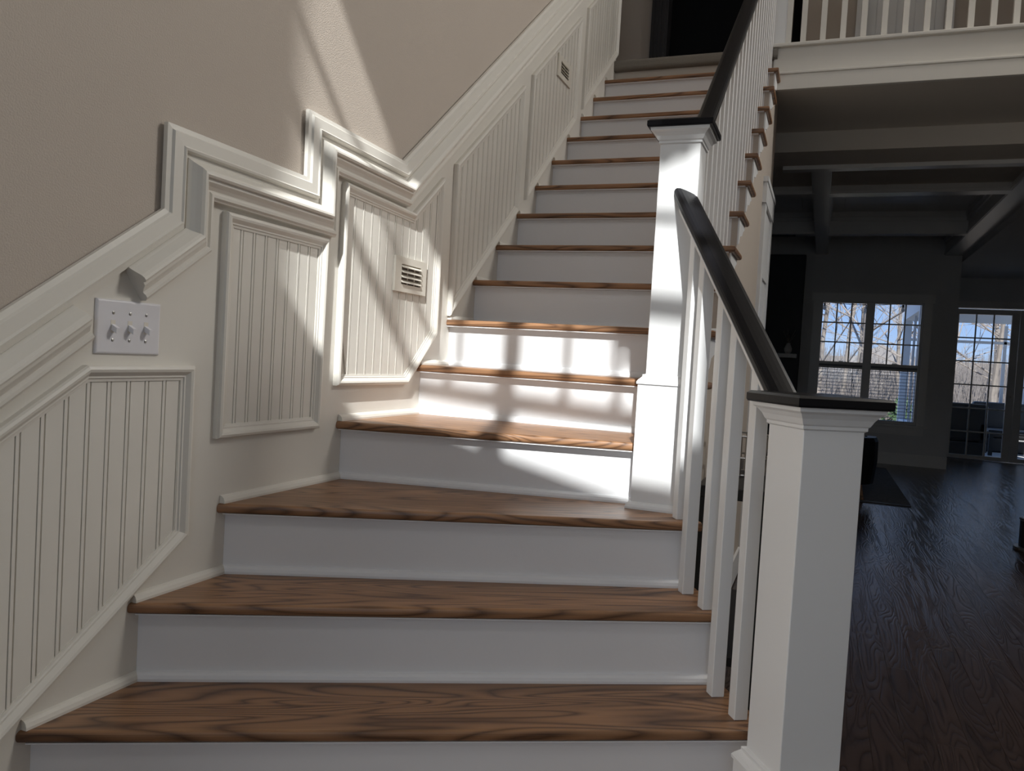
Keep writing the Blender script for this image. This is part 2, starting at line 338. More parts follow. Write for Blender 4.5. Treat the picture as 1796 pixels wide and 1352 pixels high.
# added unseen canopy, keeps the sun off the glazed door
tag(box('sun_block_canopy', -.4, 5.4, -4.3, -1.95, 3.72, 3.86, M_SIDING), 'flat tan slab added over the front entry to block the sun', 'canopy')
# other enclosing walls, ceilings, roof
wall_grid('wall_right', (5.0, 14.3, 0), (0, -1, 0), 16.3, 0, CEIL_F, .15, [(9.0, 10.2, 4.2, 6.1)], M_FOYER)
w6 = box('added_side_window', 5.05, 5.09, 4.10, 4.16, 4.2, 6.1, M_WHITE, kind='structure')  # invented high side window, added to hold the side fill lamp
for y_ in (4.70, 5.24): box('sash_bar', 5.05, 5.09, y_, y_+.06, 4.2, 6.1, M_WHITE, w6)
for z_ in (4.2, 5.12, 6.04): box('sash_bar', 5.05, 5.09, 4.16, 5.24, z_, z_+.06, M_WHITE, w6)
for y_ in (4.16, 4.76): box('pane', 5.068, 5.072, y_, y_+.48, 4.26, 6.04, M_GLASS, w6)
box('wall_sun_block', 5.15, 8.0, -1.5, -1.2, 0, 12.5, M_SIDING, kind='structure')  # unseen wall added outside to keep sun out of the side window
MB().prism([(-.2, -1.62, CEIL_F), (5.2, -1.62+FM*5.4, CEIL_F), (5.2, 8.2, CEIL_F), (-.2, 8.2, CEIL_F)], (0, 0, .06)).build('ceiling', M_CEIL, kind='structure')
box('wall_landing', -2.6, -.0, 5.345, 5.40, LAND-.3, CEIL_F, M_WALL, kind='structure').location = (0, -.055, 0)
box('wall_hall_end', -2.65, -2.55, 5.3, 6.6, LAND-.3, CEIL_F, M_WALL, kind='structure')
box('wall_left_room', -3.2, -3.05, 5.2, 14.3, 0, 3.4, M_GREY, kind='structure')
box('wall_room_back', -3.1, -.15, 5.2, 5.33, 0, LAND-.3, M_GREY, kind='structure')
box('ceiling_landing', -2.7, -.19, 5.2, 8.2, CEIL_F, CEIL_F+.15, M_CEIL, kind='structure')
# upper floor (gallery)
gal = box('floor_gallery', -2.6, 5.0, 5.345, 8.1, HALL_C, LAND-.012, M_CEIL, kind='structure')
box('carpet_surface', -2.6, 5.0, 5.40, 8.1, LAND-.012, LAND, M_CARPET, gal)
tr4 = box('trim_4', 1.045, 5.0, 5.325, 5.345, HALL_C-.002, 3.238, M_TRIM, kind='structure')
box('lip', 1.03, 5.0, 5.300, 5.43, 3.238, 3.262, M_TRIM, tr4, bev=.006)
box('lower_band', 1.05, 5.0, 5.310, 5.325, HALL_C-.004, 3.066, M_TRIM, tr4, bev=.003)
box('bead', 1.05, 5.0, 5.304, 5.325, 3.066, 3.084, M_TRIM, tr4, bev=.005)
box('wall_lamp_block', 3.0, 5.0, 5.44, 5.54, LAND, CEIL_F, M_WALL, kind='structure')  # unseen partition added to shield the gallery back wall from the side fill
# upper back wall with two openings and a white door
wall_grid('wall_upper', (-2.6, 6.6, 0), (1, 0, 0), 7.6, LAND, CEIL_F, .12,
          [(2.67, 3.50, LAND, LAND+2.05), (3.66, 3.735, LAND, LAND+2.05), (4.20, 4.72, LAND, LAND+2.05)], M_WALL)
box('wall_dark_room', -.3, 1.6, 8.0, 8.1, LAND, CEIL_F, M_ROOM_SHADE, kind='structure')
box('wall_dark_room_left', -.3, -.2, 6.72, 8.0, LAND, CEIL_F, M_ROOM_SHADE, kind='structure')
box('wall_dark_room_right', 1.25, 1.35, 6.72, 8.0, LAND, CEIL_F, M_ROOM_SHADE, kind='structure')
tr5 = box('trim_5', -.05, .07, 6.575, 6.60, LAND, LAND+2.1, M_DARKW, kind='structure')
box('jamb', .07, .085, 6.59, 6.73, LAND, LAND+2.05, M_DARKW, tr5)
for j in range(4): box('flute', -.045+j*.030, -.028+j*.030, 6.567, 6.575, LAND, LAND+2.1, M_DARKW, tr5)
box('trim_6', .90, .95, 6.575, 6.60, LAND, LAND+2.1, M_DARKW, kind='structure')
d4 = box('door_3', 1.60, 2.12, 6.63, 6.67, LAND, LAND+2.05, M_WHITE, kind='structure')
for a, b in ((1.52, 1.60), (2.12, 2.18)): box('door_casing', a, b, 6.575, 6.60, LAND, LAND+2.11, M_WHITE, d4)
for a, b in ((1.66, 1.80), (1.92, 2.06)): box('door_panel', a, b, 6.618, 6.63, LAND+.2, LAND+1.9, M_WHITE, d4, bev=.006)

# ------------------------------------------------------------------ hall header and great room
box('ceiling_header', .9, 5.0, 6.28, 6.72, 2.83, HALL_C, M_CEIL, kind='structure')
tr7 = box('trim_7', 1.06, 5.0, 6.70, 6.80, 2.80, 2.98, M_COFF, kind='structure')
cg = box('ceiling_great_room', -3.1, 5.1, 6.70, 14.3, 3.16, 3.30, M_COFF, kind='structure')
def beam(x0, x1, y0, y1):
    b_ = box('coffer_beam', x0, x1, y0, y1, 2.90, 3.16, M_COFF, cg)
    lx = (x1-x0) > (y1-y0)
    for s in (0, 1):
        for d_, za, zb in ((.035, 3.10, 3.16), (.02, 3.05, 3.10), (.012, 2.905, 2.93)):
            if lx: yy = (y0-d_, y0) if s == 0 else (y1, y1+d_); box('coffer_molding', x0, x1, yy[0], yy[1], za, zb, M_COFF, b_, bev=.004)
            else: xx = (x0-d_, x0) if s == 0 else (x1, x1+d_); box('coffer_molding', xx[0], xx[1], y0, y1, za, zb, M_COFF, b_, bev=.004)
for a, b in ((-1.2, -1.06), (1.27, 1.41), (2.90, 3.12)): beam(a, b, 6.80, 12.20)
for xa, xb in ((-3.0, -1.2), (-1.06, 1.27), (1.41, 2.90)):
    for a, b in ((8.10, 8.26), (10.40, 10.56)): beam(xa, xb, a, b)
    for a, b in ((6.95, 7.95), (8.41, 10.25), (10.71, 12.0)):
        box('coffer_field', xa+.16, xb-.16, a, b, 3.148, 3.16, M_COFF, cg, bev=.004)
box('ceiling_nook', 3.12, 5.0, 6.8, 14.2, 2.82, 2.9, M_GREY, kind='structure')
rl = thing('recessed_light', 'round recessed ceiling light in the coffer above the dark wood floor', 'ceiling light', (2.05, 7.45, 3.14))
MB().lathe((2.05, 7.45, 3.13), [(.055, 0), (.085, 0), (.088, .006), (.088, .02), (.055, .02), (.055, 0)], 24).build('trim_ring', M_LENS, rl)
MB().lathe((2.05, 7.45, 3.138), [(.054, 0), (.054, .006), (.02, .008)], 24).build('lens', M_CHROME, rl)

WY = 12.2
ww = wall_grid('wall_window', (-3.1, WY, 0), (1, 0, 0), 6.21, 0, 3.2, .15, [(1.375+3.1, 2.70+3.1, .56, 2.245)], M_GREY)
box('wall_nook', 2.97, 3.11, WY+.15, 14.1, 0, 3.2, M_GREY, kind='structure')
wd = wall_grid('wall_door', (3.0, 14.1, 0), (1, 0, 0), 2.1, 0, 3.2, .15, [(.27, 1.90, 0.0, 2.36)], M_GREY)
box('baseboard_window', .0, 3.11, WY-.018, WY, 0, .16, M_COFF, kind='structure')
# casing round the twin window
tr8 = box('trim_8', 1.275, 1.375, WY-.022, WY, .50, 2.30, M_COFF, kind='structure')
box('casing', 2.70, 2.80, WY-.022, WY, .50, 2.30, M_COFF, tr8); box('head', 1.25, 2.825, WY-.028, WY, 2.245, 2.36, M_COFF, tr8)
box('stool', 1.24, 2.84, WY-.06, WY+.05, .530, .560, M_COFF, tr8); box('apron', 1.275, 2.80, WY-.02, WY, .42, .530, M_COFF, tr8)
def sash(nm, xa, xb, label):
    w_ = MB(); Y0, Y1 = WY+.03, WY+.07; mb = w_
    mb.box(xa, xa+.03, Y0, Y1, .56, 2.245).box(xb-.03, xb, Y0, Y1, .56, 2.245).box(xa+.03, xb-.03, Y0, Y1, 2.222, 2.245).box(xa+.03, xb-.03, Y0, Y1, 1.295, 1.388).box(xa+.03, xb-.03, Y0, Y1, .56, .605)
    w_ = mb.build(nm, M_COFF, kind='structure')
    g0, g1 = xa+.03, xb-.03; cw = (g1-g0)/3; rh = (2.222-1.388)/3
    for c in range(1, 3): box('muntin', g0+c*cw-.009, g0+c*cw+.009, Y0+.004, Y1-.004, 1.388, 2.222, M_COFF, w_)
    for r_ in range(1, 3): box('muntin', g0, g1, Y0+.006, Y1-.006, 1.388+r_*rh-.009, 1.388+r_*rh+.009, M_COFF, w_)
    for c in range(3):
        for r_ in range(3): box('pane', g0+c*cw+.008, g0+(c+1)*cw-.008, Y0+.019, Y0+.022, 1.388+r_*rh+.008, 1.388+(r_+1)*rh-.008, M_GLASS, w_)
    box('pane', g0, g1, Y0+.019, Y0+.022, .605, 1.295, M_GLASS, w_)
    box('sash_lock', (xa+xb)/2-.03, (xa+xb)/2+.03, Y0-.012, Y0, 1.388, 1.402, M_CHROME, w_)
    t = thing('window_blind', label, 'blind', ((xa+xb)/2, WY+.015, 0.6), 'blinds in the twin window')
    n_ = 16
    for j in range(n_):
        z = .60+j*.045
        MB().prism([(g0+.004, WY+.002, z-.001), (g1-.004, WY+.002, z-.001), (g1-.004, WY+.026, z+.003), (g0+.004, WY+.026, z+.003)], (0, 0, .003)).build('slat', M_SLAT, t)
    for xx in (g0+.12, g1-.12): box('ladder_cord', xx-.003, xx+.003, WY+.0, WY+.003, .59, 1.33, M_SLAT, t)
    box('head_rail', g0+.002, g1-.002, WY-.004, WY+.028, 1.32, 1.35, M_SLAT, t)
sash('window_3', 1.375, 2.005, 'horizontal slat blind in the left half of the far twin window')
sash('window_4', 2.055, 2.70, 'horizontal slat blind in the right half of the far twin window')
box('window_mullion', 2.005, 2.055, WY+.02, WY+.09, .56, 2.245, M_COFF, tr8)
# glazed doors
def leaf(nm, xa, xb):
    Y0, Y1 = 14.12, 14.165; st = .105
    mb = MB(); mb.box(xa, xa+st, Y0, Y1, .012, 2.34).box(xb-st, xb, Y0, Y1, .012, 2.34).box(xa+st, xb-st, Y0, Y1, 2.262, 2.34).box(xa+st, xb-st, Y0, Y1, .012, .07)
    d_ = mb.build(nm, M_COFF, kind='structure'); g0, g1 = xa+st, xb-st; cw = (g1-g0)/3; rh = (2.262-.07)/6
    for c in range(1, 3): box('muntin', g0+c*cw-.010, g0+c*cw+.010, Y0+.008, Y1-.008, .07, 2.262, M_COFF, d_)
    for r_ in range(1, 6): box('muntin', g0, g1, Y0+.010, Y1-.010, .07+r_*rh-.010, .07+r_*rh+.010, M_COFF, d_)
    for c in range(3):
        for r_ in range(6): box('pane', g0+c*cw+.009, g0+(c+1)*cw-.009, Y0+.02, Y0+.024, .07+r_*rh+.009, .07+(r_+1)*rh-.009, M_GLASS, d_)
    box('handle', xb-.07, xb-.04, Y0-.05, Y0, 1.0, 1.03, M_CHROME, d_)
leaf('door_4', 3.285, 4.21); leaf('door_5', 4.215, 4.89)
tr9 = box('trim_9', 3.19, 3.27, 14.08, 14.10, 0, 2.44, M_COFF, kind='structure'); box('head', 3.19, 4.98, 14.076, 14.10, 2.36, 2.46, M_COFF, tr9)

# wall under the upper flight, with a panelled closet door
mb = MB(); pts = [(2.50, 0), (5.60, 0), (5.60, HALL_C)]
pts += [(5.36, HALL_C)]
for i in range(15, 4, -1): pts += [(min(yn(i+1)+.028, 5.36), zs(i)-.0265), (yn(i)+.028, zs(i)-.0265)]
pts += [(2.50, zs(4)-.0265)]
cl = []
for q in pts:
    if not cl or (abs(cl[-1][0]-q[0])+abs(cl[-1][1]-q[1])) > 1e-4: cl.append(q)
ws = MB().prism([(1.040, y, z) for y, z in cl], (.028, 0, 0)).build('wall_stair', M_WALL, kind='structure')
box('wall_stair_end', .0, 1.04, 5.50, 5.60, 0, HALL_C, M_GREY, kind='structure')
d7 = box('door_2', 1.069, 1.076, 5.00, 5.50, 0.012, 2.18, M_WHITE, kind='structure')
for a, b in ((4.90, 5.00), (5.50, 5.58)): box('door_casing', 1.068, 1.088, a, b, 0, 2.18, M_WHITE, d7)
box('door_casing', 1.068, 1.092, 4.88, 5.59, 2.18, 2.30, M_WHITE, d7); box('door_casing', 1.068, 1.098, 4.87, 5.598, 2.30, 2.33, M_WHITE, d7)
for a, b in ((.25, .95), (1.12, 1.78)):
    mb = MB(); mb.box(1.076, 1.086, 5.05, 5.07, a, b).box(1.076, 1.086, 5.43, 5.45, a, b).box(1.076, 1.086, 5.07, 5.43, a, a+.02).box(1.076, 1.086, 5.07, 5.43, b-.02, b); mb.build('door_panel', M_WHITE, d7)
box('baseboard_stair', 1.068, 1.082, 2.55, 4.88, 0, .14, M_WHITE, kind='structure')

# ================================================================== STAIRCASE
ANG = math.radians(31.5); A = (math.cos(ANG), math.sin(ANG)); B = (-A[1], A[0]); CR = 2.140
at = lambda a, t: (a*A[0]+t*B[0], a*A[1]+t*B[1])
NOS = {0: ((0, .845), (1.470, 1.645)), 1: ((0, 1.110), (1.363, 1.853)), 2: ((0, 1.376), (1.248, 2.059)), 3: ((0, 1.656), (1.136, 2.224)), 4: ((0, 2.192), (.936, 2.389))}
for i in range(5, 17): NOS[i] = ((0, yn(i)), (1.094, yn(i)))
XW = .0065
def nline(i, back=0.0):
    (x0, y0), (x1, y1) = NOS[i]; d = (x1-x0, y1-y0); l = math.hypot(*d); n_ = (-d[1]/l, d[0]/l)
    return (x0+n_[0]*back, y0+n_[1]*back), d
def on_x(i, back, X): p, d = nline(i, back); return (X, p[1]+d[1]*(X-p[0])/d[0])
def on_a(i, back, a): p, d = nline(i, back); return isect(p, d, at(a, 0), B)
st = thing('staircase', 'flared staircase with brown oak treads and white risers beside the wainscot wall', 'staircase', (.5, 1.2, 0))
OV, TH = .030, .026
AE = CR+.045
def tread(i):
    z = zs(i)
    if i <= 2: poly = [on_x(i, 0, XW), on_a(i, 0, AE), on_a(i+1, OV+.006, AE), on_x(i+1, OV+.006, XW)]
    elif i == 3: poly = [on_x(3, 0, XW), on_a(3, 0, AE), (1.082, 2.42), (1.072, 2.52), (.94, 2.52), (.94, 2.43), on_x(4, OV+.006, XW)]
    elif i == 4: poly = [on_x(4, 0, XW), on_x(4, 0, .955), (.955, 2.50), (1.094, 2.50), (1.094, yn(5)+OV+.006), (XW, yn(5)+OV+.006)]
    else: poly = [(XW, yn(i)), (1.094, yn(i)), (1.094, yn(i+1)+OV+.006), (XW, yn(i+1)+OV+.006)]
    o = MB().prism([(x_, y_, z-TH) for x_, y_ in poly], (0, 0, TH)).build('tread', M_TREADA if i <= 3 else M_TREAD, st)
    b = BASE[st.name]; fl_, fr_ = Vector((*poly[0], 0))-b, Vector((*poly[1], 0))-b
    ln = (fr_-fl_); ln.z = 0; ln.normalize()
    def sel(e_):
        ok = all(abs((Vector((v.co.x, v.co.y, 0))-Vector((fl_.x, fl_.y, 0))).cross(ln).z) < 1e-4 for v in e_.verts)
        ret = i >= 4 and all(abs(v.co.x-(1.094-b.x)) < 1e-4 for v in e_.verts)
        return (ok or ret) and abs(e_.verts[0].co.z-e_.verts[1].co.z) < 1e-5
    bevel(o, .0105, 4, sel)
    for f in o.data.polygons: f.use_smooth = False
    return poly
polys = {i: tread(i) for i in range(0, 16)}
def riser(i):                                # riser below nosing i, standing on tread i-1
    z0, z1 = (zs(i-1) if i > 0 else 0.0), zs(i)-TH
    if i <= 3: p0, p1, q0, q1 = on_x(i, OV, XW), on_a(i, OV, AE-.03), on_x(i, OV+.015, XW), on_a(i, OV+.015, AE-.03)
    elif i == 4: p0, p1, q0, q1 = on_x(4, OV, XW), on_x(4, OV, .955), on_x(4, OV+.015, XW), on_x(4, OV+.015, .955)
    else: p0, p1, q0, q1 = (XW, yn(i)+OV), (1.066, yn(i)+OV), (XW, yn(i)+OV+.015), (1.066, yn(i)+OV+.015)
    r_ = MB().prism([(*p0, z0), (*p1, z0), (*q1, z0), (*q0, z0)], (0, 0, z1-z0)).build('riser', M_RISER, st)
    d = Vector((p1[0]-p0[0], p1[1]-p0[1], 0)).normalized(); n_ = Vector((d.y, -d.x, 0))
    P0, P1 = Vector((*p0, 0)), Vector((*p1, 0))
    P1c = P1 if i > 4 else P1-d*.0
    def strip(nm, zb, prof):
        mb = MB(); mb.rings([[P+n_*u+Vector((0, 0, zb+w)) for u, w in prof] for P in (P0, P1c)]); return mb.build(nm, M_RISER, r_)
    strip('scotia', z1, [(0, 0), (.025, 0), (.025, -.0025), (0, -.004)])
    if i > 0:
        strip('shoe_molding', z0, [(0, 0), (.017, 0), (.017, .006), (.014, .014), (.008, .019), (0, .021)])
        # shoe molding along the wall, on the tread below
        yb = p0[1]; (xx, yf) = on_x(i-1, .004, XW) if i-1 <= 4 else (XW, yn(i-1)+.004)
        mb = MB(); prof = [(0, 0), (.016, 0), (.016, .006), (.013, .014), (.007, .019), (0, .021)]
        mb.rings([[(XW+u, yf+.006, z0+w) for u, w in prof], [(XW+u, yb, z0+w) for u, w in prof]]); mb.build('wall_shoe_molding', M_TRIM, st)
for i in range(0, 17): riser(i)
# carpet nosing at the landing
lo = box('landing_nosing', XW, 1.066, yn(16)-.035, 5.42, LAND-.06, LAND+.012, M_CARPET, st); bevel(lo, .02, 3, lambda e_: abs(e_.verts[0].co.y-e_.verts[1].co.y) < 1e-4 and e_.verts[0].co.y < yn(16)-1.2 and abs(e_.verts[0].co.z-e_.verts[1].co.z) < 1e-4)
# outer stringer of the flared steps
mb = MB(); pts = []
for i in range(0, 4):
    f_, b_ = on_a(i, OV+.001, AE-.028), on_a(i+1, OV+.002, AE-.028) if i < 3 else (1.085, 2.435)
    if i == 3: b_ = at(AE-.028, f_[0]*B[0]+f_[1]*B[1]+.16)
    mb.prism([(*f_, 0), (*b_, 0), (*b_, zs(i)-TH-.0005), (*f_, zs(i)-TH-.0005)], (A[0]*.018, A[1]*.018, 0))
mb.build('stringer', M_WHITE, st)
# decorative brackets under the tread returns
for i in range(6, 16):
    y0, y1, z = yn(i)+OV, yn(i+1)+OV-.01, zs(i)-TH
    pr = [(y0, z), (y1, z), (y1, z-.02), (y1-.05, z-.035), (y1-.09, z-.06), (y0+.06, z-.075), (y0+.03, z-.11), (y0, z-.12)]
    MB().prism([(1.068, y_, z_) for y_, z_ in pr], (.007, 0, 0)).build('bracket', M_WHITE, st)

# ------------------------------------------------------------------ newel posts
def newel(label, cx, cy, z0, th, s, mp=M_WHITE):
    t = thing('newel_post', label, 'newel post', (cx, cy, z0), 'stair newel posts')
    c, sn = math.cos(th), math.sin(th)
    def ring(h, z): return [(cx+h*(i*c-j*sn), cy+h*(i*sn+j*c), z0+z) for i, j in ((-1, -1), (1, -1), (1, 1), (-1, 1))]
    H = s/2
    def part(nm, prof, m): o = MB().rings([ring(h, z) for h, z in prof]).build(nm, m, t); return o
    part('base_shoe', [(H+.018+.014, 0), (H+.018+.014, .006), (H+.018+.011, .014), (H+.018+.004, .020), (H+.018, .021)], mp)
    part('plinth', [(H+.018, 0), (H+.018, .372)], mp)
    part('plinth_cap', [(H+.018, .372), (H+.022, .374), (H+.022, .380), (H+.018, .386), (H+.010, .394), (H+.008, .396), (H+.008, .402), (H, .404)], mp)
    o = part('shaft', [(H, .396), (H, 1.092)], mp); bevel(o, .002, 2)
    part('neck_molding', [(H, 1.085), (H+.004, 1.088), (H+.004, 1.094), (H+.007, 1.097), (H+.012, 1.108), (H+.019, 1.117), (H+.026, 1.122), (H+.027, 1.130), (H, 1.130)], mp)
    o = part('cap', [(H+.034, 1.130), (H+.036, 1.134), (H+.036, 1.147), (H+.030, 1.152)], M_BLACK); return t
c1 = at(CR-.005, .685)
newel('white newel post with black cap at the foot of the stairs', c1[0], c1[1], 0, math.radians(32.5), .130)
newel('sunlit white newel post with black cap where the stairs turn', 1.034, 2.420, zs(3), 0, .118)
newel('white newel post at the top of the stairs beside the gallery', 1.030, 5.44, LAND+.0, 0, .115)

# ------------------------------------------------------------------ railings
RP = [(-.0185, 0), (-.0185, .004), (-.024, .010), (-.024, .015), (-.0305, .019), (-.033, .026), (-.033, .040), (-.031, .047), (-.026, .0535), (-.017, .0572), (-.006, .0580)]
RP = RP+[(-a, b) for a, b in RP[::-1]]
FP_ = [(-.0185, -.011), (-.0185, .0005), (.0185, .0005), (.0185, -.011)]
t_nw1 = .685+.0655
ztop = lambda t: 1.179+(t-.848)*.866
rl1 = thing('stair_railing', 'short raking railing with black handrail and five white balusters between the two lower newel posts', 'railing', (*at(CR, 1.1), 0), 'stair and gallery railings')
def lower_rail(nm, prof, m):
    mb = MB(); r0, r1 = [], []
    for s_, h_ in prof:
        a_ = CR+s_
        r0.append((*at(a_, t_nw1), ztop(t_nw1)-.0575+h_))
        t_ = (2.3605-a_*A[1])/B[1]; r1.append((*at(a_, t_), ztop(t_)-.0575+h_))
    return mb.rings([r0, r1]).build(nm, m, rl1)
lower_rail('handrail', RP, M_BLACK); lower_rail('fillet', FP_, M_WHITE)
for t_, i in ((1.352, 3), (1.2767, 2), (1.1433, 2), (1.057, 1), (.9329, 1)):
    hw = .0165; cx, cy = at(CR, t_)
    q = [(cx+hw*(u*A[0]+v*B[0]), cy+hw*(u*A[1]+v*B[1])) for u, v in ((-1, -1), (1, -1), (1, 1), (-1, 1))]
    tv = lambda p: p[0]*B[0]+p[1]*B[1]
    o = MB().rings([[(*p, zs(i)) for p in q], [(*p, ztop(tv(p))-.0575-.010) for p in q]]).build('baluster', M_WHITE, rl1); bevel(o, .0015, 1)
rl2 = thing('stair_railing', 'long raking railing with black handrail and slim white balusters along the upper flight', 'railing', (1.022, 3.9, zs(8)), 'stair and gallery railings')
XR = 1.026; znose = lambda y: zs(5)+(y-yn(5))*RISE/RUN; ztop2 = lambda y: znose(y)+.835
y0, y1 = 2.480, 5.38
MB().rings([[(XR+s_, y, ztop2(y)-.0575+h_) for s_, h_ in RP] for y in (y0, y1)]).build('handrail', M_BLACK, rl2)
MB().rings([[(XR+s_, y, ztop2(y)-.0575+h_) for s_, h_ in FP_] for y in (y0, y1)]).build('fillet', M_WHITE, rl2)
for i in range(4, 16):
    for dy in (.060, .179):
        y = (yn(i)+dy); hw = .016; xc = 1.019
        if y < 2.56: continue
        q = [(xc-hw, y-hw), (xc+hw, y-hw), (xc+hw, y+hw), (xc-hw, y+hw)]
        MB().rings([[(*p, zs(i)) for p in q], [(*p, ztop2(p[1])-.0575-.010) for p in q]]).build('baluster', M_WHITE, rl2)
rl3 = thing('gallery_railing', 'level white baluster railing along the upstairs gallery edge', 'railing', (3.0, 5.38, 3.262), 'stair and gallery railings')
MB().rings([[(x_, 5.38+s_, 4.12+h_) for s_, h_ in RP] for x_ in (1.095, 4.99)]).build('handrail', M_BLACK, rl3)
x = 1.120; k_ = 0
while x < 4.95:
    box('baluster', x-.0165, x+.0165, 5.3635, 5.3965, 3.262, 4.122, M_TRIM, rl3)
    x = 1.208 if k_ == 0 else x+.1163; k_ += 1

# ================================================================== WALL FITTINGS
sw = thing('light_switch', 'white triple toggle light switch plate set across the raking chair rail', 'light switch', (.008, 1.35, 1.207))
o = box('cover_plate', .006, .0125, 1.261, 1.438, 1.147, 1.267, M_PLATE, sw)
bevel(o, .005, 3, lambda e_: all(v.co.x > .003 for v in e_.verts))
for yc in (1.304, 1.3495, 1.395):
    box('toggle_slot', .0125, .0130, yc-.006, yc+.006, 1.194, 1.222, M_VENT, sw)
    MB().prism([(.0125, yc-.0045, 1.200), (.0125, yc+.0045, 1.200), (.0125, yc+.0045, 1.213), (.0125, yc-.0045, 1.213)], (.016, 0, -.008)).build('toggle', M_PLATE, sw)
    for zc in (1.178, 1.238):
        mb = MB(); mb.rings([[(xx, yc+rr*math.cos(q*math.pi/6), zc+rr*math.sin(q*math.pi/6)) for q in range(12)] for xx, rr in ((.0120, .0035), (.0135, .0035), (.0142, .002))]); mb.build('screw', M_SCREW, sw)
def vent(label, y0, y1, z0, z1):
    t = thing('air_vent', label, 'air vent', (.0105, (y0+y1)/2, (z0+z1)/2), 'wall air vents')
    mb = MB(); b = .045; X0, X1 = .0105, .020
    h0, h1 = z0+.028, z1-.026
    mb.box(X0, X1, y0, y0+b, z0, z1).box(X0, X1, y1-b, y1, z0, z1).box(X0, X1, y0+b, y1-b, z0, h0).box(X0, X1, y0+b, y1-b, h1, z1)
    o = mb.build('frame', M_VENT, t)
    box('duct_back', X0-.004, X0+.0005, y0+b-.002, y1-b+.002, h0-.002, h1+.002, M_DUCT, t)
    n_ = 4; p_ = (h1-h0)/n_
    for j in range(n_):
        zc = h0+p_*j
        MB().prism([(X0+.001, y0+b, zc+p_*1.0), (X1+.006, y0+b, zc+p_*.42), (X1+.006, y0+b, zc+p_*.26), (X0+.001, y0+b, zc+p_*.80)], (0, y1-y0-2*b, 0)).build('louver', M_VENT, t)
vent('cream louvered vent in the sunlit wainscot panel', 2.50, 2.737, 1.405, 1.532)
vent('cream louvered vent high on the wall beside the upper steps', 4.13, 4.355, 2.735, 2.855)

# ================================================================== GREAT ROOM CONTENTS
fp = thing('fireplace', 'dark stone chimney breast with a mantel shelf left of the far window', 'fireplace', (.2, 12.05, 0))
box('chimney_breast', -.75, 1.135, 12.06, 12.198, 0, 2.88, M_SLATE, fp, bev=.01)
box('mantel', -.70, 1.10, 11.90, 12.06, 1.40, 1.46, M_COFF, fp, bev=.006)
box('hearth', -.75, 1.10, 11.75, 12.06, 0, .06, M_SLATE, fp, bev=.01)
pt = thing('mantel_vase', 'small dark vase with dried stems on the mantel shelf', 'vase', (.98, 11.98, 1.46))
MB().lathe((.98, 11.98, 1.46), [(.03, 0), (.05, .03), (.055, .07), (.035, .12), (.025, .14), (.03, .15)], 16).build('body', M_GREY, pt, smooth=True)
mb = MB()
for q in range(9): mb.tube((.98, 11.98, 1.60), (.98+random.uniform(-.09, .09), 11.98+random.uniform(-.05, .05), 1.60+random.uniform(.1, .2)), .003, .002, 5)
mb.build('dried_stems', M_TWIG, pt)
cf = thing('ceiling_fan', 'black ceiling fan hanging in the dark room beyond the stairs', 'ceiling fan', (.40, 9.6, 2.75))
MB().lathe((.40, 9.6, 2.66), [(.04, 0), (.11, .02), (.13, .06), (.11, .11), (.03, .13)], 20).build('motor', M_BLACK, cf, smooth=True)
MB().tube((.40, 9.6, 2.78), (.40, 9.6, 3.15), .015, .015, 10).build('downrod', M_BLACK, cf)
for q in range(5):
    an = q*2*math.pi/5+.06; dx, dy = math.cos(an), math.sin(an); px, py = -dy, dx
    P = lambda r_, s_, z: (.40+dx*r_+px*s_, 9.6+dy*r_+py*s_, z)
    MB().prism([P(.12, -.03, 2.745), P(.22, -.065, 2.735), P(.64, -.07, 2.735), P(.67, -.04, 2.74), P(.67, .04, 2.76), P(.64, .07, 2.765), P(.22, .065, 2.765), P(.12, .03, 2.755)], (0, 0, .012)).build('blade', M_BLACK, cf)
ct = thing('console_table', 'dark narrow console table against the wall under the stairs', 'console table', (1.21, 3.15, 0))
box('table_top', 1.10, 1.33, 2.70, 3.60, .76, .80, M_LEATH, ct, bev=.004); box('shelf', 1.10, 1.32, 2.72, 3.58, .20, .23, M_LEATH, ct); box('back_panel', 1.10, 1.11, 2.72, 3.58, .23, .76, M_LEATH, ct)
for sx in (1.12, 1.31):
    for sy in (2.72, 3.58): box('leg', sx-.015, sx+.015, sy-.015, sy+.015, 0, .76, M_LEATH, ct)
wb = thing('wire_basket', 'black wire basket on the narrow table under the stairs', 'basket', (1.21, 3.1, .80))
for z_, r_ in ((.805, .08), (.87, .095), (.95, .10)):
    mb = MB(); n_ = 18; pp = [(1.21+r_*math.cos(2*math.pi*i/n_), 3.1+r_*math.sin(2*math.pi*i/n_), z_) for i in range(n_+1)]
    for a, b in zip(pp, pp[1:]): mb.tube(a, b, .004, .004, 5)
    mb.build('wire_hoop', M_CHROME, wb)
for q_ in range(12):
    an = q_*math.pi/6; MB().tube((1.21+.08*math.cos(an), 3.1+.08*math.sin(an), .804), (1.21+.10*math.cos(an), 3.1+.10*math.sin(an), .95), .003, .003, 5).build('wire_stave', M_CHROME, wb)
ru = box('area_rug', -.4, 2.32, 8.26, 11.5, .0, .012, M_RUG); tag(ru, 'flat grey area rug under the black armchair', 'rug')
mb_ = box('border', -.4, 2.32, 8.255, 8.275, .001, .013, M_DARKW, ru)
ac = thing('armchair', 'black leather armchair with rounded back on the grey rug', 'armchair', (1.66, 8.55, .012))
